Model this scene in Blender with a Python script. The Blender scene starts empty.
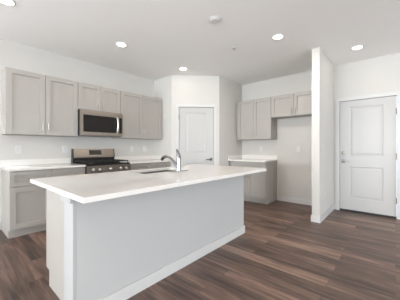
import bpy, bmesh, math
from mathutils import Vector, Matrix

S = bpy.context.scene
COL = S.collection
PI = math.pi

# ------------------------------------------------------------------ camera
EYE = 1.1849
TH = 0.711                       # view direction measured from +X towards +Y
cd = bpy.data.cameras.new('camera')
cam = bpy.data.objects.new('camera', cd)
COL.objects.link(cam)
cam.location = (0, 0, EYE)
cam.rotation_euler = (PI / 2, 0, TH - PI / 2)
cd.sensor_fit = 'HORIZONTAL'
cd.sensor_width = 36
cd.lens = 36 * 224.176 / 400
cd.shift_x = -2.51 / 400
cd.shift_y = -2.304 / 400
cd.clip_start = 0.05
S.camera = cam

# ------------------------------------------------------------------ light
W = bpy.data.worlds.new('world')
S.world = W
W.use_nodes = True
W.node_tree.nodes['Background'].inputs[0].default_value = (0.75, 0.85, 1.0, 1)
W.node_tree.nodes['Background'].inputs[1].default_value = 1.0


def area_light(name, loc, rot, sx, sy, power, color):
    ld = bpy.data.lights.new(name, 'AREA')
    ld.shape = 'RECTANGLE'
    ld.size, ld.size_y = sx, sy
    ld.energy = power
    ld.color = color
    o = bpy.data.objects.new(name, ld)
    COL.objects.link(o)
    o.location = loc
    o.rotation_euler = rot
    return o


# added daylight, from invented unseen windows of the living room behind the camera
DAY = (0.87, 0.945, 1.0)
area_light('added_daylight_living', (-10.06, 1.7, 1.35), (0, -PI / 2, 0), 2.0, 4.6, 170, DAY)
area_light('added_ceiling_uplight', (-10.06, 1.7, 1.35), (0, -PI / 2 - 1.35, 0), 2.0, 4.6, 1750, DAY)  # added second light, tilted up to brighten the ceiling
area_light('added_daylight_patio', (1.0, -7.06, 1.22), (PI / 2, 0, 0), 4.4, 2.2, 200, DAY)
area_light('added_daylight_patio_up', (-3.7, -7.06, 1.22), (PI / 2 + 0.9, 0, 0), 4.2, 2.2, 295, DAY)
area_light('added_daylight_side', (-3.5, 4.4, 1.3), (-PI / 2 - 0.7, 0, 0), 4.0, 2.0, 165, DAY)
# added fill lights below the unseen living-room ceiling, with no fixtures
for lx in (-8.0, -5.5, -3.0, -0.7):
    for ly in (-2.6, 0.4):
        area_light('added_living_fill', (lx, ly, 2.75), (0, 0, 0), 0.16, 0.16, 10, (1.0, 0.96, 0.91))

S.view_settings.view_transform = 'Standard'
S.view_settings.look = 'None'
S.view_settings.gamma = 1
S.view_settings.use_curve_mapping = False
S.view_settings.exposure = 0.42
DOWNLIGHT = 2.2
NOOK_DOWNLIGHT = 15.0
ENTRY_DOWNLIGHT = 0.8
DOWN_COL = (1.0, 0.87, 0.73)


# ------------------------------------------------------------------ materials
def lin(c):
    out = []
    for v in c:
        v /= 255
        out.append(v / 12.92 if v <= 0.04045 else ((v + 0.055) / 1.055) ** 2.4)
    return out + [1]


def new_mat(name, rgb, rough=0.5, metal=0.0, spec=0.5, noise=0.0, nscale=40, bump=0.0, bscale=200):
    m = bpy.data.materials.new(name)
    m.use_nodes = True
    N, L = m.node_tree.nodes, m.node_tree.links
    b = N['Principled BSDF']
    b.inputs['Base Color'].default_value = lin(rgb)
    b.inputs['Roughness'].default_value = rough
    b.inputs['Metallic'].default_value = metal
    b.inputs['Specular IOR Level'].default_value = spec
    if noise or bump:
        tc = N.new('ShaderNodeTexCoord')
    if noise:
        n = N.new('ShaderNodeTexNoise')
        n.inputs['Scale'].default_value = nscale
        n.inputs['Detail'].default_value = 4
        L.new(tc.outputs['Object'], n.inputs['Vector'])
        r = N.new('ShaderNodeMapRange')
        r.inputs['To Min'].default_value = 1 - noise
        r.inputs['To Max'].default_value = 1 + noise
        L.new(n.outputs['Fac'], r.inputs['Value'])
        h = N.new('ShaderNodeHueSaturation')
        h.inputs['Color'].default_value = lin(rgb)
        L.new(r.outputs['Result'], h.inputs['Value'])
        L.new(h.outputs['Color'], b.inputs['Base Color'])
    if bump:
        n2 = N.new('ShaderNodeTexNoise')
        n2.inputs['Scale'].default_value = bscale
        L.new(tc.outputs['Object'], n2.inputs['Vector'])
        bp = N.new('ShaderNodeBump')
        bp.inputs['Strength'].default_value = bump
        bp.inputs['Distance'].default_value = 0.002
        L.new(n2.outputs['Fac'], bp.inputs['Height'])
        L.new(bp.outputs['Normal'], b.inputs['Normal'])
    return m


def emit_mat(name, rgb, strength):
    m = bpy.data.materials.new(name)
    m.use_nodes = True
    b = m.node_tree.nodes['Principled BSDF']
    b.inputs['Base Color'].default_value = (0.9, 0.9, 0.9, 1)
    b.inputs['Emission Color'].default_value = (*rgb, 1)
    b.inputs['Emission Strength'].default_value = strength
    return m


def floor_mat():
    m = bpy.data.materials.new('vinyl_plank')
    m.use_nodes = True
    N, L = m.node_tree.nodes, m.node_tree.links
    b = N['Principled BSDF']
    tc = N.new('ShaderNodeTexCoord')
    mp = N.new('ShaderNodeMapping')
    mp.inputs['Rotation'].default_value = (0, 0, PI / 2)      # planks run along Y
    L.new(tc.outputs['Object'], mp.inputs['Vector'])
    br = N.new('ShaderNodeTexBrick')
    br.offset = 0.37
    br.offset_frequency = 2
    br.inputs['Color1'].default_value = (0, 0, 0, 1)
    br.inputs['Color2'].default_value = (1, 1, 1, 1)
    br.inputs['Mortar'].default_value = (0.5, 0.5, 0.5, 1)
    br.inputs['Scale'].default_value = 1
    br.inputs['Mortar Size'].default_value = 0.0018
    br.inputs['Mortar Smooth'].default_value = 0.1
    br.inputs['Brick Width'].default_value = 1.22
    br.inputs['Row Height'].default_value = 0.152
    L.new(mp.outputs['Vector'], br.inputs['Vector'])
    # long grain streaks, shifted plank by plank
    sc = N.new('ShaderNodeVectorMath'); sc.operation = 'SCALE'
    sc.inputs['Scale'].default_value = 7.0
    L.new(br.outputs['Color'], sc.inputs[0])
    ad = N.new('ShaderNodeVectorMath'); ad.operation = 'ADD'
    L.new(mp.outputs['Vector'], ad.inputs[0]); L.new(sc.outputs[0], ad.inputs[1])
    def grain(sx, sy, scale, detail):
        st = N.new('ShaderNodeMapping')
        st.inputs['Scale'].default_value = (sx, sy, 1)
        L.new(ad.outputs[0], st.inputs['Vector'])
        n = N.new('ShaderNodeTexNoise')
        n.inputs['Scale'].default_value = scale
        n.inputs['Detail'].default_value = detail
        n.inputs['Roughness'].default_value = 0.6
        n.inputs['Distortion'].default_value = 0.6
        L.new(st.outputs['Vector'], n.inputs['Vector'])
        return n

    def blend(f, a, c):
        mx = N.new('ShaderNodeMix'); mx.data_type = 'FLOAT'
        mx.inputs[0].default_value = f
        L.new(a, mx.inputs[2]); L.new(c, mx.inputs[3])
        return mx.outputs[0]

    n1 = grain(1.2, 17, 1.5, 6)          # fine streaks
    n2 = grain(0.8, 5.0, 1.3, 3)         # broad figure
    sep = N.new('ShaderNodeSeparateColor')
    L.new(br.outputs['Color'], sep.inputs[0])
    g = blend(0.45, n1.outputs['Fac'], n2.outputs['Fac'])
    st = N.new('ShaderNodeMapRange')     # stretch the noise to full contrast
    st.inputs['From Min'].default_value = 0.34
    st.inputs['From Max'].default_value = 0.66
    L.new(g, st.inputs['Value'])
    tone = blend(0.70, sep.outputs[0], st.outputs['Result'])
    cr = N.new('ShaderNodeValToRGB')
    e = cr.color_ramp.elements
    e[0].position = 0.12; e[0].color = lin(FLOOR_COLS[0])
    e[1].position = 0.90; e[1].color = lin(FLOOR_COLS[3])
    x = e.new(0.40); x.color = lin(FLOOR_COLS[1])
    x = e.new(0.62); x.color = lin(FLOOR_COLS[2])
    L.new(tone, cr.inputs['Fac'])
    jm = N.new('ShaderNodeMix'); jm.data_type = 'RGBA'
    jm.inputs[7].default_value = lin((74, 59, 52))
    L.new(br.outputs['Fac'], jm.inputs[0])
    L.new(cr.outputs['Color'], jm.inputs[6])
    L.new(jm.outputs[2], b.inputs['Base Color'])
    b.inputs['Roughness'].default_value = 0.40
    b.inputs['Specular IOR Level'].default_value = 0.45
    bp = N.new('ShaderNodeBump')
    bp.inputs['Strength'].default_value = 0.15
    bp.inputs['Distance'].default_value = 0.002
    L.new(n1.outputs['Fac'], bp.inputs['Height'])
    L.new(bp.outputs['Normal'], b.inputs['Normal'])
    return m


FLOOR_COLS = ((58, 46, 41), (92, 73, 64), (120, 96, 84), (153, 126, 111))
M = dict(
    wall=new_mat('wall_paint', (202, 199, 194), 0.85, spec=0.2, bump=0.15, bscale=350),
    ceil=new_mat('ceiling_paint', (248, 247, 245), 0.9, spec=0.15, bump=0.15, bscale=250),
    island=new_mat('pale_grey_paint', (183, 183, 182), 0.8, spec=0.2, bump=0.15, bscale=350),
    post=new_mat('off_white_paint', (174, 174, 174), 0.45),
    trim=new_mat('white_trim_paint', (202, 201, 199), 0.4),
    door=new_mat('white_door_paint', (184, 182, 179), 0.38),
    cab=new_mat('greige_cabinet_paint', (167, 162, 156), 0.42, noise=0.015, nscale=6),
    quartz=new_mat('white_quartz', (226, 222, 217), 0.07, noise=0.025, nscale=180),
    steel=new_mat('brushed_steel', (147, 139, 130), 0.3, metal=1.0, noise=0.03, nscale=60),
    steel_dark=new_mat('dark_steel', (112, 105, 99), 0.35, metal=1.0),
    nickel=new_mat('satin_nickel', (172, 168, 163), 0.32, metal=1.0),
    knobm=new_mat('bright_knob', (225, 222, 218), 0.3, metal=1.0),
    chrome=new_mat('polished_chrome', (158, 158, 160), 0.14, metal=1.0),
    bronze=new_mat('dark_nickel', (120, 114, 106), 0.3, metal=1.0),
    black=new_mat('black_enamel', (20, 19, 19), 0.25),
    iron=new_mat('cast_iron', (24, 23, 23), 0.6),
    glass=new_mat('black_oven_glass', (26, 21, 19), 0.12, spec=0.3),
    plate=new_mat('white_plastic', (210, 209, 206), 0.45),
    slot=new_mat('socket_plastic', (178, 177, 175), 0.5),
    rubber=new_mat('black_threshold', (28, 25, 24), 0.5),
    floor=floor_mat(),
    sinkm=new_mat('sink_steel', (140, 134, 128), 0.35, metal=1.0),
    lens=emit_mat('downlight_lens', (1.0, 0.93, 0.82), 9.0),
    display=emit_mat('display', (0.02, 0.05, 0.06), 0.2),
)


# ------------------------------------------------------------------ helpers
def link(name, bm, mat, parent=None, smooth=False):
    me = bpy.data.meshes.new(name)
    bmesh.ops.recalc_face_normals(bm, faces=bm.faces[:])
    bm.to_mesh(me)
    bm.free()
    if smooth:
        for p in me.polygons:
            p.use_smooth = True
        me.set_sharp_from_angle(angle=math.radians(40))
    me.materials.append(M[mat])
    o = bpy.data.objects.new(name, me)
    COL.objects.link(o)
    if parent:
        o.parent = parent
    return o


def box_bm(x0, x1, y0, y1, z0, z1, bev=0.0, bm=None):
    own = bm is None
    if own:
        bm = bmesh.new()
    r = bmesh.ops.create_cube(bm, size=1)
    for v in r['verts']:
        v.co = Vector((x0 + (v.co.x + .5) * (x1 - x0), y0 + (v.co.y + .5) * (y1 - y0), z0 + (v.co.z + .5) * (z1 - z0)))
    if bev:
        es = list({e for v in r['verts'] for e in v.link_edges})
        bmesh.ops.bevel(bm, geom=es, offset=bev, segments=2, affect='EDGES', profile=0.7)
    return bm


def prism_bm(pts, h0, h1, axis='z', bm=None):
    """extrude an outline: axis 'z' takes (x,y), 'x' takes (y,z), 'y' takes (x,z)"""
    if bm is None:
        bm = bmesh.new()

    def P(a, b, h):
        return {'z': (a, b, h), 'x': (h, a, b), 'y': (a, h, b)}[axis]
    lo = [bm.verts.new(P(a, b, h0)) for a, b in pts]
    hi = [bm.verts.new(P(a, b, h1)) for a, b in pts]
    n = len(pts)
    bm.faces.new(lo)
    bm.faces.new(hi)
    for i in range(n):
        bm.faces.new((lo[i], lo[(i + 1) % n], hi[(i + 1) % n], hi[i]))
    return bm


def lathe_bm(profile, seg=24, M4=None, bm=None):
    """profile of (r, z) about local z; closed with caps"""
    if bm is None:
        bm = bmesh.new()
    rings = []
    for r, z in profile:
        ring = []
        for k in range(seg):
            a = 2 * PI * k / seg
            v = Vector((r * math.cos(a), r * math.sin(a), z))
            ring.append(bm.verts.new(M4 @ v if M4 else v))
        rings.append(ring)
    for a, b in zip(rings, rings[1:]):
        for k in range(seg):
            bm.faces.new((a[k], a[(k + 1) % seg], b[(k + 1) % seg], b[k]))
    bm.faces.new(rings[0])
    bm.faces.new(rings[-1])
    return bm


def tube_bm(path, radii, seg=12, bm=None):
    if bm is None:
        bm = bmesh.new()
    path = [Vector(p) for p in path]
    if not isinstance(radii, (list, tuple)):
        radii = [radii] * len(path)
    rings = []
    up = None
    for i, p in enumerate(path):
        t = (path[min(i + 1, len(path) - 1)] - path[max(i - 1, 0)]).normalized()
        if up is None:
            ref = Vector((0, 0, 1)) if abs(t.z) < 0.9 else Vector((1, 0, 0))
            up = (ref - t * ref.dot(t)).normalized()
        else:
            up = (up - t * up.dot(t)).normalized()
        s = t.cross(up)
        rings.append([bm.verts.new(p + (up * math.cos(2 * PI * k / seg) + s * math.sin(2 * PI * k / seg)) * radii[i]) for k in range(seg)])
    for a, b in zip(rings, rings[1:]):
        for k in range(seg):
            bm.faces.new((a[k], a[(k + 1) % seg], b[(k + 1) % seg], b[k]))
    bm.faces.new(rings[0])
    bm.faces.new(rings[-1])
    return bm


def panel_bm(x0, x1, z0, z1, yf, t, panels, steps):
    """board with its face at y = yf (towards -y), thickness t; each panel (x0,x1,z0,z1)
    is shaped by steps of (inset, depth change)"""
    bm = bmesh.new()
    us = sorted({x0, x1, *[p[0] for p in panels], *[p[1] for p in panels]})
    zs = sorted({z0, z1, *[p[2] for p in panels], *[p[3] for p in panels]})
    V = {(i, j): bm.verts.new((u, yf, z)) for i, u in enumerate(us) for j, z in enumerate(zs)}
    cells = []
    for i in range(len(us) - 1):
        for j in range(len(zs) - 1):
            f = bm.faces.new((V[i, j], V[i + 1, j], V[i + 1, j + 1], V[i, j + 1]))
            for p in panels:
                if p[0] <= us[i] and us[i + 1] <= p[1] and p[2] <= zs[j] and zs[j + 1] <= p[3]:
                    cells.append((p, i, j, f))
    # a panel must be one cell: dissolve when grid lines cross it
    for p in panels:
        fs = [c[3] for c in cells if c[0] == p]
        f = fs[0] if len(fs) == 1 else bmesh.ops.dissolve_faces(bm, faces=fs)['region'][0]
        a, b, c, d = p
        loop = list(f.verts)
        y = yf
        cur = loop
        bm.faces.remove(f)
        # rectangular rings inwards
        ca, cb, cc, cdd = a, b, c, d
        n = len(cur)
        for ins, dep in steps:
            na, nb, nc, nd = ca + ins, cb - ins, cc + ins, cdd - ins
            y += dep
            new = []
            for v in cur:
                fx = (v.co.x - ca) / (cb - ca)
                fz = (v.co.z - cc) / (cdd - cc)
                new.append(bm.verts.new((na + fx * (nb - na), y, nc + fz * (nd - nc))))
            for k in range(n):
                bm.faces.new((cur[k], cur[(k + 1) % n], new[(k + 1) % n], new[k]))
            cur = new
            ca, cb, cc, cdd = na, nb, nc, nd
        bm.faces.new(cur)
    be = [e for e in bm.edges if len(e.link_faces) == 1]
    r = bmesh.ops.extrude_edge_only(bm, edges=be)
    vs = [g for g in r['geom'] if isinstance(g, bmesh.types.BMVert)]
    for v in vs:
        v.co.y = yf + t
    bmesh.ops.contextual_create(bm, geom=[e for e in bm.edges if len(e.link_faces) == 1])
    return bm


def empty(name, loc=(0, 0, 0), rz=0.0):
    o = bpy.data.objects.new(name, None)
    o.empty_display_size = 0.1
    COL.objects.link(o)
    o.location = loc
    o.rotation_euler = (0, 0, rz)
    return o


def tag(o, label, cat, group=None):
    o['label'] = label
    o['category'] = cat
    if group:
        o['group'] = group
    return o


def struct(o):
    o['kind'] = 'structure'
    return o


def copy_tree(o, parent=None):
    c = o.copy()
    COL.objects.link(c)
    c.parent = parent
    for ch in list(o.children):
        copy_tree(ch, c)
    return c


# ------------------------------------------------------------------ room shell
H = 2.765                 # ceiling height
YR = 4.33                 # wall behind the range
XB = 4.942                # far wall with the entry door
XM, YM = -10.0, -7.0       # walls behind the camera
PX0, PY0 = 3.262, 3.700   # corner pantry: end of the stub beside the uppers
PX1, PY1 = 3.985, 2.945   # end of the stub beside the far cabinets
WX, WY0, WY1 = 3.875, 0.907, 1.020   # wing wall
T = 0.12
FZ = 0.0

struct(link('floor', box_bm(XM - T, XB + T, YM - T, YR + T, -0.1, 0), 'floor'))
struct(link('ceiling', box_bm(XM - T, XB + T, YM - T, YR + T, H, H + 0.12), 'ceil'))
struct(link('wall_range', prism_bm([(XM - T, 0), (-5.52, 0), (-5.52, 2.3), (-1.48, 2.3), (-1.48, 0.3), (-5.5, 0.3), (-5.5, 0), (XB + T, 0), (XB + T, H), (XM - T, H)], YR, YR + T, 'y'), 'wall'))

# far wall with the entry door opening (outline in y,z)
DY0, DY1, DTOP = -0.012, 0.808, 2.06
struct(link('wall_entry', prism_bm([(YM - T, 0), (DY0, 0), (DY0, DTOP), (DY1, DTOP), (DY1, 0), (YR, 0), (YR, H), (YM - T, H)], XB, XB + T, 'x'), 'wall'))
# walls behind the camera, each with a wide opening
struct(link('wall_living', prism_bm([(YM, 0), (YM, H), (YR, H), (YR, 0), (4.1, 0), (4.1, 2.4), (-0.7, 2.4), (-0.7, 0.3), (4.08, 0.3), (4.08, 0)], XM - T, XM, 'x'), 'wall'))
struct(link('wall_patio', prism_bm([(XM - T, 0), (-5.9, 0), (-5.9, 2.4), (-1.5, 2.4), (-1.5, 0), (-1.3, 0), (-1.3, 2.4), (3.3, 2.4), (3.3, 0), (XB + T, 0), (XB + T, H), (XM - T, H)], YM - T, YM, 'y'), 'wall'))

# corner pantry: one folded wall with an opening in its slanted face
dl = math.hypot(PX1 - PX0, PY1 - PY0)
ux, uy = (PX1 - PX0) / dl, (PY1 - PY0) / dl
ANG = math.atan2(uy, ux)                       # slanted wall's local frame
struct(link('wall_pantry_stub', box_bm(PX0, PX0 + 0.1, PY0, YR, 0, H), 'wall'))
struct(link('wall_pantry_side', box_bm(PX1, XB, PY1, PY1 + 0.1, 0, H), 'wall'))
PU0, PU1, PTOP = 0.160, 0.926, 2.075
w = struct(link('wall_pantry', prism_bm([(0, 0), (PU0, 0), (PU0, PTOP), (PU1, PTOP), (PU1, 0), (dl, 0), (dl, H), (0, H)], 0, 0.1, 'y'), 'wall'))
w.location = (PX0, PY0, 0)
w.rotation_euler = (0, 0, ANG)
struct(link('wall_wing', box_bm(WX, XB, WY0, WY1, 0, H), 'wall'))


# baseboards
def board(name, x0, x1, y0, y1, h=0.1):
    return struct(link(name, box_bm(x0, x1, y0, y1, 0, h, 0.004), 'trim'))


bt = 0.013
# wing wall: wraps its end
pts = [(XB - bt, WY1), (WX, WY1), (WX, WY0), (XB - 0.0, WY0), (XB, WY0 - bt), (WX - bt, WY0 - bt), (WX - bt, WY1 + bt), (XB - bt, WY1 + bt)]
struct(link('baseboard_wing', prism_bm(pts, 0, 0.1), 'trim'))
board('baseboard_nook', XB - bt, XB, WY1 + bt, 2.026)
board('baseboard_entry', XB - bt, XB, 0.872, WY0 - bt)
board('baseboard_entry_far', XB - bt, XB, YM, -0.078)
board('baseboard_range', XM, 0.555, YR - bt, YR)
for nm, u0, u1 in (('baseboard_pantry', 0.0, 0.104), ('baseboard_pantry_side', 0.982, dl)):
    b = board(nm, u0, u1, -bt, 0)
    b.location = (PX0, PY0, 0)
    b.rotation_euler = (0, 0, ANG)


# ------------------------------------------------------------------ doors
def casing_bm(u0, u1, top, w, y0, y1):
    """door casing as an upside-down U around an opening u0..u1"""
    return prism_bm([(u0 - w, 0), (u0, 0), (u0, top), (u1, top), (u1, 0), (u1 + w, 0), (u1 + w, top + w), (u0 - w, top + w)], y0, y1, 'y')


def lever(parent, x, z, yf, d, mat):
    """lever handle: rose, neck and blade pointing to d"""
    R = Matrix.Translation((x, yf, z)) @ Matrix.Rotation(PI / 2, 4, 'X')
    bm = lathe_bm([(0.033, 0), (0.033, 0.006), (0.028, 0.010), (0.012, 0.012), (0.011, 0.05)], 24, R)
    tube_bm([(x, yf - 0.040, z), (x, yf - 0.050, z), (x + d * 0.012, yf - 0.056, z), (x + d * 0.05, yf - 0.057, z), (x + d * 0.115, yf - 0.052, z - 0.003)],
            [0.010, 0.011, 0.011, 0.009, 0.006], 12, bm)
    return link('door_handle', bm, mat, parent, True)


def hinge(parent, x, z, yf):
    bm = box_bm(x - 0.004, x + 0.004, yf - 0.012, yf + 0.004, z - 0.05, z + 0.05)
    R = Matrix.Translation((x, yf - 0.010, z - 0.052))
    lathe_bm([(0.0065, 0), (0.0065, 0.104)], 12, R, bm)
    return link('hinge', bm, 'bronze', parent, True)


moulded = [(0.012, 0.007), (0.014, 0.0), (0.022, -0.005)]

# entry door on the far wall: local x runs towards -Y, faces -X
d1 = struct(empty('door_1', (XB, DY1, 0), -PI / 2))
w1 = DY1 - DY0
lf = link('door_leaf', panel_bm(0.006, w1 - 0.006, 0.034, DTOP - 0.006, 0.002, 0.044,
                               [(0.155, 0.650, 0.25, 0.836), (0.155, 0.650, 1.038, 1.935)], moulded), 'door', d1)
lever(d1, 0.062, 0.930, 0.002, 1, 'nickel')
R = Matrix.Translation((0.062, 0.002, 1.085)) @ Matrix.Rotation(PI / 2, 4, 'X')
bm = lathe_bm([(0.031, 0), (0.031, 0.008), (0.025, 0.014), (0.010, 0.015)], 24, R)
box_bm(0.055, 0.069, -0.030, -0.012, 1.068, 1.102, 0.003, bm)
link('deadbolt', bm, 'bronze', d1, True)
for z in (0.30, 1.04, 1.79):
    hinge(d1, w1 - 0.001, z, -0.004)
link('threshold', box_bm(0.002, w1 - 0.002, -0.012, 0.1, 0, 0.026), 'rubber', d1)
cs = struct(link('trim_1', casing_bm(0, w1, DTOP, 0.062, -0.018, 0), 'trim'))
cs.location = (XB, DY1, 0)
cs.rotation_euler = (0, 0, -PI / 2)

# pantry door in the slanted wall
d2 = struct(empty('door_2', (PX0, PY0, 0), ANG))
link('door_leaf', panel_bm(PU0 + 0.005, PU1 - 0.005, 0.012, PTOP - 0.006, 0.002, 0.04,
                           [(0.308, 0.768, 0.25, 0.85), (0.308, 0.768, 1.055, 1.955)], moulded), 'door', d2)
lever(d2, 0.861, 0.93, 0.002, -1, 'bronze')
for z in (0.30, 1.06, 1.85):
    hinge(d2, PU0 + 0.001, z, -0.004)
cs = struct(link('trim_2', casing_bm(PU0, PU1, PTOP, 0.055, -0.018, 0), 'trim'))
cs.location = (PX0, PY0, 0)
cs.rotation_euler = (0, 0, ANG)


# ------------------------------------------------------------------ unseen windows behind the camera, invented for the added daylight
def window(name, loc, rz, w, h, n):
    r = struct(empty(name, loc, rz))
    bm = bmesh.new()
    fw = 0.06
    for k in range(n + 1):
        x = k * (w - fw) / n
        box_bm(x, x + fw, 0, 0.08, 0, h, 0, bm)
    for z in (0, h - fw):
        box_bm(0, w, 0.005, 0.075, z, z + fw, 0, bm)
    link('window_frame', bm, 'trim', r)
    return r


window('window_1', (XM - 0.04, -0.7, 0.3), PI / 2, 4.78, 2.1, 4)
window('window_2', (3.3, YM - 0.04, 0.0), PI, 4.6, 2.4, 3)
window('window_4', (-5.5, YR, 0.3), 0, 4.0, 2.0, 3)
window('window_3', (-1.5, YM - 0.04, 0.0), PI, 4.4, 2.4, 3)


# ------------------------------------------------------------------ cabinets
SH = [(0.0005, 0.0165), (0.0010, 0.0002)]        # recessed shaker panel


def pull(parent, x, z, yf, vertical=True, ln=0.11):
    """bar pull on two posts"""
    h = ln / 2
    d = Vector((0, 0, 1)) if vertical else Vector((1, 0, 0))
    c = Vector((x, yf, z))
    out = Vector((0, -0.028, 0))
    bm = tube_bm([c - d * h + out, c + d * h + out], 0.0075, 10)
    for s in (-1, 1):
        q = c + d * (s * h * 0.72)
        tube_bm([q + Vector((0, 0.0, 0)), q + out], 0.005, 8, bm)
    return link('pull', bm, 'nickel', parent, True)


def shaker(name, parent, x0, x1, z0, z1, yb, st=0.066):
    """shaker front standing 20 mm off yb"""
    return link(name, panel_bm(x0, x1, z0, z1, yb - 0.022, 0.0215, [(x0 + st, x1 - st, z0 + st, z1 - st)], SH), 'cab', parent)


def upper_cabinet(label, loc, rz, w, h, group, depth=0.33, mid=None, right_fill=0.0, left_fill=0.0, pull_z=0.135):
    r = empty('wall_cabinet', loc, rz)
    tag(r, label, 'cabinet', group)
    cdp = depth - 0.022
    link('carcass', box_bm(0.0015, w - 0.0015, -cdp, 0, 0, h, 0.001), 'cab', r)
    we = w - right_fill
    m = mid or we / 2
    g = 0.0022
    a = shaker('door', r, g + 0.002, m - g, 0.006, h - 0.006, -cdp)
    b = shaker('door', r, m + g, we - g - 0.002, 0.006, h - 0.006, -cdp)
    pull(a, m - 0.036, pull_z, -depth)
    pull(b, m + 0.036, pull_z, -depth)
    if right_fill:
        link('filler_strip', box_bm(we, w - 0.002, -cdp - 0.004, -cdp, 0.0, h), 'cab', r)
    if left_fill:
        link('filler_strip', box_bm(-left_fill + 0.002, 0, -cdp + 0.03, -cdp + 0.05, 0, h), 'cab', r)
    return r


def base_cabinet(label, loc, rz, w, group, depth=0.61, doors=1, drawers=1, fill=0.0, hinge_right=False, left_fill=0.0):
    r = empty('base_cabinet', loc, rz)
    tag(r, label, 'cabinet', group)
    cdp = depth - 0.022
    prof = [(-0.004, 0), (-0.004, 0.884), (-cdp, 0.884), (-cdp, 0.115), (-cdp + 0.075, 0.115), (-cdp + 0.075, 0)]
    link('carcass', prism_bm(prof, 0.0015, w - 0.0015, 'x'), 'cab', r)
    g = 0.0022
    we = w - fill
    for k in range(drawers):
        x0, x1 = we * k / drawers + g, we * (k + 1) / drawers - g
        dr = shaker('drawer', r, x0, x1, 0.680, 0.872, -cdp, 0.052)
        pull(dr, (x0 + x1) / 2, 0.773, -depth, False)
    for k in range(doors):
        x0, x1 = we * k / doors + g, we * (k + 1) / doors - g
        dr = shaker('door', r, x0, x1, 0.122, 0.667, -cdp)
        if doors == 1:
            px = x0 + 0.034 if hinge_right else x1 - 0.034
        else:
            px = x1 - 0.034 if k == 0 else x0 + 0.034
        pull(dr, px, 0.565, -depth)
    if fill:
        link('filler_strip', box_bm(we, w - 0.002, -depth + 0.002, -cdp, 0.122, 0.872), 'cab', r)
    if left_fill:
        link('filler_strip', box_bm(-left_fill + 0.002, 0, -cdp + 0.03, -cdp + 0.05, 0.115, 0.872), 'cab', r)
    return r


UB, UH = 1.372, 0.914
GU = 'greige wall cabinets'
GB = 'greige base cabinets'
X0, X1, X2, X3 = 0.558, 1.474, 2.236, 3.2255
upper_cabinet('tall greige two-door wall cabinet at the free end of the range wall', (X0, YR, UB), 0, X1 - X0, UH, GU)
upper_cabinet('short greige two-door cabinet directly above the microwave', (X1, YR, UB + UH - 0.457), 0, X2 - X1, 0.457, GU, pull_z=0.085)
upper_cabinet('tall greige two-door wall cabinet between microwave and corner pantry wall', (X2, YR, UB), 0, PX0 - 0.003 - X2, UH, GU, right_fill=PX0 - 0.003 - X3)
# far wall
CY0, CY1, CF = 2.94, 2.03, 2.857
upper_cabinet('tall greige two-door wall cabinet above the small far counter', (XB, CF, UB), -PI / 2, CF - CY1, UH, GU, left_fill=CY0 - CF)
upper_cabinet('short greige two-door cabinet above the empty fridge space', (XB, CY1, UB + UH - 0.457), -PI / 2, CY1 - WY1 - 0.004, 0.457, GU, right_fill=0.06, pull_z=0.10)

base_cabinet('greige drawer-over-door base cabinet with exposed side at the counter end', (X0, YR, 0), 0, 0.458, GB)
base_cabinet('greige drawer-over-door base cabinet touching the range, partly behind island', (X0 + 0.458, YR, 0), 0, 0.458, GB, hinge_right=True)
base_cabinet('greige base cabinet between range and corner pantry wall, mostly behind faucet', (X2, YR, 0), 0, PX0 - 0.004 - X2, GB, doors=2, drawers=2, fill=0.06)
base_cabinet('greige two-door base cabinet on the far wall beside empty fridge space', (XB, CF, 0), -PI / 2, CF - CY1, GB, doors=2, drawers=1, left_fill=CY0 - CF)


# ------------------------------------------------------------------ counters
def counter(label, loc, rz, w, ov_l, ov_r, side=None):
    r = empty('countertop', loc, rz)
    tag(r, label, 'countertop', 'white quartz wall counters')
    link('slab', box_bm(-ov_l, w + ov_r, -0.64, -0.0, 0.8845, 0.915, 0.002), 'quartz', r)
    link('backsplash', box_bm(-ov_l, w + ov_r, -0.02, 0, 0.9155, 1.005, 0.002), 'quartz', r)
    if side == 'left':
        link('side_splash', box_bm(0.0, 0.02, -0.62, -0.021, 0.9155, 1.005, 0.002), 'quartz', r)
    if side == 'right':
        link('side_splash', box_bm(w - 0.02, w, -0.62, -0.021, 0.9155, 1.005, 0.002), 'quartz', r)
    return r


counter('white quartz counter with low backsplash, open end of the range wall', (X0, YR, 0), 0, X1 - X0, 0.018, -0.002)
counter('white quartz counter with low backsplash between range and pantry corner', (X2, YR, 0), 0, PX0 - 0.002 - X2, -0.002, 0, 'right')
counter('short white quartz counter with low backsplash on the far wall', (XB, CY0 + 0.003, 0), -PI / 2, CY0 - CY1 + 0.003, 0, 0.012, 'left')

# ------------------------------------------------------------------ range
RW = X2 - X1 - 0.006
rg = tag(empty('gas_range', (X1 + 0.003, YR - 0.02, 0), 0), 'stainless gas range with black grates against the range wall', 'stove')
RD = 0.63
link('body', box_bm(0, RW, -RD, 0, 0.06, 0.895, 0.003), 'steel_dark', rg)
link('cooktop', box_bm(0, RW, -RD - 0.015, -0.06, 0.896, 0.918, 0.004), 'black', rg)
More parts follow.
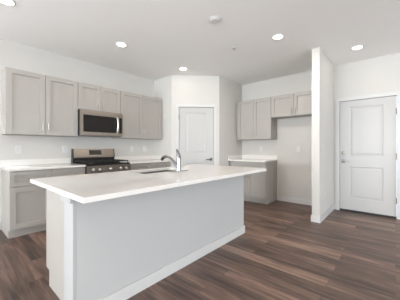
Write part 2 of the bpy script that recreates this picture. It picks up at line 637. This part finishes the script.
# knob panel, its face slightly tilted
prof = [(-RD, 0.755), (-RD - 0.050, 0.765), (-RD - 0.030, 0.893), (-RD, 0.893)]
link('control_panel', prism_bm(prof, 0, RW, 'x'), 'steel_dark', rg)
for k, fx in enumerate((0.12, 0.26, 0.50, 0.74, 0.88)):
    R = Matrix.Translation((RW * fx, -RD - 0.040, 0.828)) @ Matrix.Rotation(PI / 2 + 0.15, 4, 'X')
    bm = lathe_bm([(0.026, -0.002), (0.026, 0.006), (0.020, 0.010), (0.018, 0.034), (0.015, 0.037)], 20, R)
    link('knob', bm, 'knobm', rg, True)
od = link('oven_door', box_bm(0.004, RW - 0.004, -RD - 0.035, -RD - 0.001, 0.235, 0.745, 0.004), 'steel', rg)
link('oven_window', box_bm(0.12, RW - 0.12, -RD - 0.0375, -RD - 0.0355, 0.33, 0.62), 'glass', od)
bm = tube_bm([(0.06, -RD - 0.075, 0.70), (RW - 0.06, -RD - 0.075, 0.70)], 0.011, 12)
for x in (0.09, RW - 0.09):
    tube_bm([(x, -RD - 0.03, 0.70), (x, -RD - 0.075, 0.70)], 0.009, 10, bm)
link('oven_handle', bm, 'nickel', od, True)
link('storage_drawer', box_bm(0.004, RW - 0.004, -RD - 0.03, -RD - 0.001, 0.075, 0.225, 0.004), 'steel', rg)
for x in (0.05, RW - 0.05):
    for y in (-0.58, -0.06):
        link('leg', lathe_bm([(0.02, 0), (0.02, 0.012), (0.012, 0.016), (0.012, 0.06)], 12, Matrix.Translation((x, y, 0))), 'black', rg, True)
# backguard: black lower vent band and stainless panel with a dark display
link('vent_band', box_bm(0, RW, -0.075, -0.003, 0.919, 1.005, 0.003), 'black', rg)
bg = link('backguard', prism_bm([(0, 1.006), (-0.085, 1.006), (-0.085, 1.03), (-0.060, 1.165), (0, 1.165)], 0.012, RW - 0.012, 'x'), 'steel', rg)
for x in (0.0, RW - 0.0115):
    link('end_cap', prism_bm([(0, 1.006), (-0.086, 1.006), (-0.086, 1.03), (-0.061, 1.166), (0, 1.166)], x, x + 0.0115, 'x'), 'black', bg)
prof = [(-0.0850 + 0.0185 * 0.25 - 0.0005, 1.055), (-0.0850 + 0.0185 * 0.25 - 0.0035, 1.055), (-0.0642 - 0.0035, 1.14), (-0.0642 - 0.0005, 1.14)]
link('display', prism_bm(prof, RW * 0.36, RW * 0.66, 'x'), 'black', bg)
# burners and three cast-iron grates
for x, y in ((0.16, -0.17), (0.16, -0.48), (RW - 0.16, -0.17), (RW - 0.16, -0.48), (RW / 2, -0.33)):
    link('burner', lathe_bm([(0.055, 0.9182), (0.055, 0.928), (0.040, 0.930), (0.040, 0.940), (0.030, 0.943)], 20, Matrix.Translation((x, y, 0))), 'iron', rg, True)
gw = (RW - 0.04) / 3
for k in range(3):
    a, b = 0.02 + gw * k + 0.003, 0.02 + gw * (k + 1) - 0.003
    bm = bmesh.new()
    y0, y1, z0, z1, t = -RD + 0.005, -0.085, 0.944, 0.960, 0.012
    for (p, q, r_, s) in ((a, b, y0, y0 + t), (a, b, y1 - t, y1), (a, a + t, y0, y1), (b - t, b, y0, y1), ((a + b) / 2 - t / 2, (a + b) / 2 + t / 2, y0, y1)):
        box_bm(p, q, r_, s, z0, z1, 0, bm)
    for f in (0.22, 0.4, 0.6, 0.78):
        y = y0 + (y1 - y0) * f
        box_bm(a, b, y - t / 2, y + t / 2, z0, z1, 0, bm)
    for p in (a, b - t):
        for r_ in (y0, y1 - t):
            box_bm(p, p + t, r_, r_ + t, 0.9182, z0, 0, bm)
    link('grate', bm, 'iron', rg)

# ------------------------------------------------------------------ microwave
MH = 0.437
mw = tag(empty('microwave', (X1 + 0.002, YR, UB + UH - 0.457 - MH - 0.001), 0), 'stainless over-the-range microwave with black glass front', 'microwave')
MW_ = X2 - X1 - 0.004
MD = 0.385
link('body', box_bm(0, MW_, -MD, 0, 0, MH, 0.003), 'black', mw)
dw = MW_ * 0.885
link('top_grille', box_bm(0, MW_, -MD - 0.030, -MD - 0.001, MH - 0.062, MH - 0.001, 0.004), 'steel', mw)
dr = link('door', panel_bm(0.0, dw, 0.004, MH - 0.065, -MD - 0.031, 0.030, [(0.045, dw - 0.010, 0.060, MH - 0.088)], [(0.002, 0.003), (0.002, 0)]), 'steel', mw)
link('window', box_bm(0.0475, dw - 0.0125, -MD - 0.0300, -MD - 0.0285, 0.0625, MH - 0.0905), 'glass', dr)
zc0, zc1 = 0.055, MH - 0.085
path = [(dw - 0.035, -MD - 0.031, zc0 - 0.0)] + [(dw - 0.035, -MD - 0.031 - 0.045 * math.sin(PI * t) ** 0.6, zc0 + (zc1 - zc0) * t) for t in (0.06, 0.15, 0.3, 0.5, 0.7, 0.85, 0.94)] + [(dw - 0.035, -MD - 0.031, zc1)]
link('door_handle', tube_bm(path, 0.014, 12), 'knobm', dr, True)
pn = link('control_panel', panel_bm(dw + 0.003, MW_, 0.004, MH - 0.065, -MD - 0.031, 0.030, [(dw + 0.010, MW_ - 0.016, 0.060, MH - 0.088)], [(0.001, 0.002), (0.001, 0)]), 'steel', mw)
link('keypad', box_bm(dw + 0.0125, MW_ - 0.0185, -MD - 0.0305, -MD - 0.0295, 0.0625, MH - 0.0905), 'glass', pn)

# ------------------------------------------------------------------ island
IX0, IX1 = 0.559, 2.742
IY0, IYK, IY1 = 1.604, 1.765, 2.33
CX = 0.60
isl = tag(empty('kitchen_island', (IX0, IY0, 0), 0), 'island body of pale grey panelled knee wall, white end post and cabinet side', 'kitchen island')


def il(x0, x1, y0, y1, z0, z1, bev=0.0, bm=None):
    return box_bm(x0 - IX0, x1 - IX0, y0 - IY0, y1 - IY0, z0, z1, bev, bm)


link('knee_wall', il(IX0 + 0.02, IX1, IY0, IYK, 0, 0.884), 'island', isl)
link('end_post', il(IX0, IX0 + 0.019, IY0 - 0.001, IYK, 0, 0.884, 0.002), 'post', isl)
link('trim_block', il(IX0 - 0.024, IX0 - 0.0005, IY0 - 0.012, IYK + 0.004, 0.822, 0.884, 0.003), 'post', isl)
bb = [(IX0 + 0.02, IY0 - 0.0005), (IX0 + 0.02, IY0 - 0.0135), (IX1 + 0.013, IY0 - 0.0135), (IX1 + 0.013, IYK), (IX1 + 0.0005, IYK), (IX1 + 0.0005, IY0 - 0.0005)]
link('baseboard', prism_bm([(x - IX0, y - IY0) for x, y in bb], 0, 0.1), 'trim', isl)
# cabinet boxes behind the knee wall (open top, so the sink can hang in them)
prof = [(IYK, 0), (IYK, 0.884), (IY1, 0.884), (IY1, 0.135), (IY1 - 0.075, 0.135), (IY1 - 0.075, 0)]
prof = [(y - IY0, z) for y, z in prof]
for a, b in ((CX, CX + 0.018), (1.27, 1.288), (2.07, 2.088), (IX1 - 0.018, IX1)):
    link('side_panel', prism_bm(prof, a - IX0, b - IX0, 'x'), 'cab', isl)
link('toe_kick', il(CX + 0.018, IX1 - 0.018, IY1 - 0.09, IY1 - 0.075, 0, 0.134), 'cab', isl)
link('cabinet_floor', il(CX + 0.018, IX1 - 0.018, IYK + 0.001, IY1 - 0.001, 0.136, 0.152), 'cab', isl)
for a, b in ((CX + 0.002, 1.279), (1.279, 1.679), (1.679, 2.079), (2.079, IX1 - 0.002)):
    f = link('door', panel_bm(-(b - IX0) + 0.002, -(a - IX0) - 0.002, 0.14, 0.872, -(IY1 - IY0) - 0.021, 0.02, [(-(b - IX0) + 0.068, -(a - IX0) - 0.068, 0.206, 0.806)], SH), 'cab', isl)
    f.rotation_euler = (0, 0, PI)
    pull(f, -(a - IX0) - 0.036, 0.78, -(IY1 - IY0) - 0.021)

# island slab with the sink cut-out
SX0, SX1, SY0, SY1 = 1.36, 2.00, 1.955, 2.325
TX0, TX1, TY0, TY1 = 0.4955, 2.750, 1.2687, 2.392


def ring_slab(ox0, ox1, oy0, oy1, ix0, ix1, iy0, iy1, z0, z1, rad, seg=6):
    bm = bmesh.new()
    inner = []
    for cx_, cy_, a0 in ((ix1 - rad, iy1 - rad, 0), (ix0 + rad, iy1 - rad, 90), (ix0 + rad, iy0 + rad, 180), (ix1 - rad, iy0 + rad, 270)):
        for k in range(seg + 1):
            a = math.radians(a0 + 90 * k / seg)
            inner.append((cx_ + rad * math.cos(a), cy_ + rad * math.sin(a)))
    outer = [(ox1, oy1), (ox0, oy1), (ox0, oy0), (ox1, oy0)]
    L = {}
    for z in (z0, z1):
        L[z] = ([bm.verts.new((*p, z)) for p in outer], [bm.verts.new((*p, z)) for p in inner])
    q = seg + 1
    n = len(inner)
    for z in (z0, z1):
        o, i = L[z]
        for c in range(4):
            bm.faces.new([o[c]] + [i[c * q + k] for k in range(q)][::1])
            bm.faces.new([o[c], i[c * q + seg], i[((c + 1) * q) % n], o[(c + 1) % 4]])
    for k in range(4):
        bm.faces.new((L[z0][0][k], L[z0][0][(k + 1) % 4], L[z1][0][(k + 1) % 4], L[z1][0][k]))
    for k in range(n):
        bm.faces.new((L[z0][1][k], L[z0][1][(k + 1) % n], L[z1][1][(k + 1) % n], L[z1][1][k]))
    return bm


sl = link('island_countertop', ring_slab(TX0, TX1, TY0, TY1, SX0, SX1, SY0, SY1, 0.8848, 0.9155, 0.03), 'quartz')
tag(sl, 'long white quartz slab overhanging the kitchen island', 'countertop')

# sink basin
def rr(x0, x1, y0, y1, rad, seg=5):
    out = []
    for cx_, cy_, a0 in ((x1 - rad, y1 - rad, 0), (x0 + rad, y1 - rad, 90), (x0 + rad, y0 + rad, 180), (x1 - rad, y0 + rad, 270)):
        for k in range(seg + 1):
            a = math.radians(a0 + 90 * k / seg)
            out.append((cx_ + rad * math.cos(a), cy_ + rad * math.sin(a)))
    return out


bm = bmesh.new()
lev = [(rr(SX0 - 0.02, SX1 + 0.02, SY0 - 0.02, SY1 + 0.003, 0.04), 0.8844), (rr(SX0 - 0.004, SX1 + 0.004, SY0 - 0.004, SY1 + 0.001, 0.034), 0.8844),
       (rr(SX0 - 0.002, SX1 + 0.002, SY0 - 0.002, SY1, 0.034), 0.72), (rr(SX0 + 0.03, SX1 - 0.03, SY0 + 0.03, SY1 - 0.03, 0.03), 0.69)]
rings = [[bm.verts.new((x, y, z)) for x, y in pts] for pts, z in lev]
for a, b in zip(rings, rings[1:]):
    for k in range(len(a)):
        bm.faces.new((a[k], a[(k + 1) % len(a)], b[(k + 1) % len(a)], b[k]))
bm.faces.new(rings[-1])
sk = tag(link('sink', bm, 'sinkm', None, True), 'undermount stainless sink set into the island top behind the faucet', 'sink')
bpy.context.view_layer.update()
so = sk.modifiers.new('thickness', 'SOLIDIFY')
so.thickness = 0.0015
link('drain', lathe_bm([(0.045, 0.6905), (0.045, 0.694), (0.03, 0.695), (0.028, 0.692)], 20, Matrix.Translation(((SX0 + SX1) / 2, (SY0 + SY1) / 2, 0))), 'chrome', sk, True)

# faucet
FX, FY, FB = 1.758, 1.872, 0.9157
fa = tag(empty('faucet', (FX, FY, FB), 0), 'chrome single-lever kitchen faucet on the island top', 'faucet')
link('base_plate', box_bm(-0.13, 0.13, -0.03, 0.03, 0.0, 0.007, 0.003), 'chrome', fa, True)
link('body', lathe_bm([(0.031, 0.0072), (0.030, 0.02), (0.026, 0.04), (0.024, 0.10), (0.026, 0.135), (0.024, 0.150), (0.012, 0.158)], 24), 'chrome', fa, True)
sp = [(0, 0.01, 0.035), (0, 0.05, 0.075), (0, 0.10, 0.120), (0, 0.15, 0.150), (0, 0.20, 0.163), (0, 0.245, 0.160), (0, 0.28, 0.145), (0, 0.30, 0.122)]
link('spout', tube_bm(sp, [0.019, 0.018, 0.0165, 0.016, 0.017, 0.019, 0.020, 0.019], 16), 'chrome', fa, True)
link('lever', tube_bm([(0, -0.006, 0.148), (0, 0.002, 0.180), (0, 0.014, 0.215), (0, 0.026, 0.240), (0, 0.034, 0.252)], [0.024, 0.022, 0.017, 0.012, 0.007], 14), 'chrome', fa, True)


# ------------------------------------------------------------------ wall plates
def wall_plate(kind, label, loc, rz, group=None):
    r = tag(empty('light_switch' if kind == 'switch' else 'wall_outlet', loc, rz), label, 'switch' if kind == 'switch' else 'outlet', group)
    link('cover_plate', box_bm(-0.037, 0.037, -0.006, 0, -0.059, 0.059, 0.002), 'plate', r)
    if kind == 'switch':
        link('rocker', box_bm(-0.0165, 0.0165, -0.010, -0.0062, -0.033, 0.033, 0.002), 'plate', r)
    else:
        f = link('receptacle', box_bm(-0.0165, 0.0165, -0.008, -0.0062, -0.033, 0.033, 0.001), 'plate', r)
        for z in (-0.017, 0.017):
            link('socket', box_bm(-0.007, 0.007, -0.0086, -0.0081, z - 0.005, z + 0.005, 0.0004), 'slot', f)
    return r


GO = 'outlets above the counters'
wall_plate('outlet', 'white outlet plate on range wall under the tall end cabinet, far from the range', (0.748, YR, 1.158), 0, GO)
wall_plate('outlet', 'white outlet plate on range wall just beside the range backguard, microwave side', (1.385, YR, 1.158), 0, GO)
wall_plate('outlet', 'white outlet plate on range wall between range and faucet, closer to the range', (2.685, YR, 1.158), 0, GO)
wall_plate('outlet', 'white outlet plate on range wall closest to the corner pantry wall', (3.018, YR, 1.158), 0, GO)
wall_plate('outlet', 'white outlet plate above the short far-wall counter', (XB, 2.422, 1.156), -PI / 2, GO)
wall_plate('outlet', 'white outlet plate inside the empty fridge space', (XB, 1.563, 1.157), -PI / 2)
wall_plate('switch', 'white light switch on the wing wall side facing the entry door', (4.226, WY0, 1.146), 0)
wall_plate('outlet', 'white outlet low on the wing wall side facing the entry door', (4.226, WY0, 0.435), 0)


# ------------------------------------------------------------------ ceiling fixtures
def downlight(label, x, y, energy=None):
    r = tag(empty('recessed_downlight', (x, y, H), 0), label, 'ceiling light', 'recessed ceiling downlights')
    bm = bmesh.new()
    prof = [(0.066, -0.001), (0.066, -0.006), (0.072, -0.008), (0.080, -0.005), (0.082, -0.0005)]
    rings = []
    seg = 32
    for rad, z in prof:
        rings.append([bm.verts.new((rad * math.cos(2 * PI * k / seg), rad * math.sin(2 * PI * k / seg), z)) for k in range(seg)])
    for a, b in zip(rings, rings[1:] + rings[:1]):
        for k in range(seg):
            bm.faces.new((a[k], a[(k + 1) % seg], b[(k + 1) % seg], b[k]))
    link('trim_ring', bm, 'plate', r, True)
    link('lens', lathe_bm([(0.0655, -0.001), (0.0655, -0.0045), (0.04, -0.0055)], 32), 'lens', r, True)
    ld = bpy.data.lights.new('downlight_lamp', 'AREA')
    ld.shape = 'DISK'
    ld.size = 0.13
    ld.energy = energy or DOWNLIGHT
    ld.color = DOWN_COL
    lo = bpy.data.objects.new('downlight_lamp', ld)
    COL.objects.link(lo)
    lo.parent = r
    lo.location = (0, 0, -0.012)
    return r


downlight('lit downlight in the ceiling corner above the tall end cabinet', 0.45, 3.18)
downlight('lit downlight in the ceiling in front of the microwave', 1.79, 3.18)
downlight('lit downlight in the ceiling in front of the pantry door', 3.145, 3.215, 1.2)
downlight('lit downlight in the ceiling in front of the wing wall, past the smoke detector', 3.12, 1.27, NOOK_DOWNLIGHT)
downlight('lit downlight in the ceiling in front of the entry door', 4.27, 0.455, ENTRY_DOWNLIGHT)

sd = tag(empty('smoke_detector', (2.195, 1.685, H), 0), 'round white smoke detector on the ceiling', 'smoke detector')
link('base', lathe_bm([(0.078, -0.0005), (0.078, -0.007), (0.072, -0.009)], 32), 'plate', sd, True)
link('cover', lathe_bm([(0.068, -0.0092), (0.064, -0.016), (0.050, -0.022), (0.026, -0.024), (0.024, -0.021)], 32), 'plate', sd, True)

sh = tag(empty('fire_sprinkler', (3.01, 1.935, H), 0), 'small pendant fire sprinkler on the ceiling', 'sprinkler')
link('escutcheon', lathe_bm([(0.042, -0.0005), (0.040, -0.006), (0.022, -0.016), (0.020, -0.014)], 24), 'plate', sh, True)
link('sprinkler_head', lathe_bm([(0.011, -0.012), (0.011, -0.020), (0.006, -0.023), (0.006, -0.032), (0.009, -0.034)], 16), 'bronze', sh, True)
link('deflector', lathe_bm([(0.018, -0.0345), (0.019, -0.036), (0.012, -0.037)], 16), 'plate', sh, True)
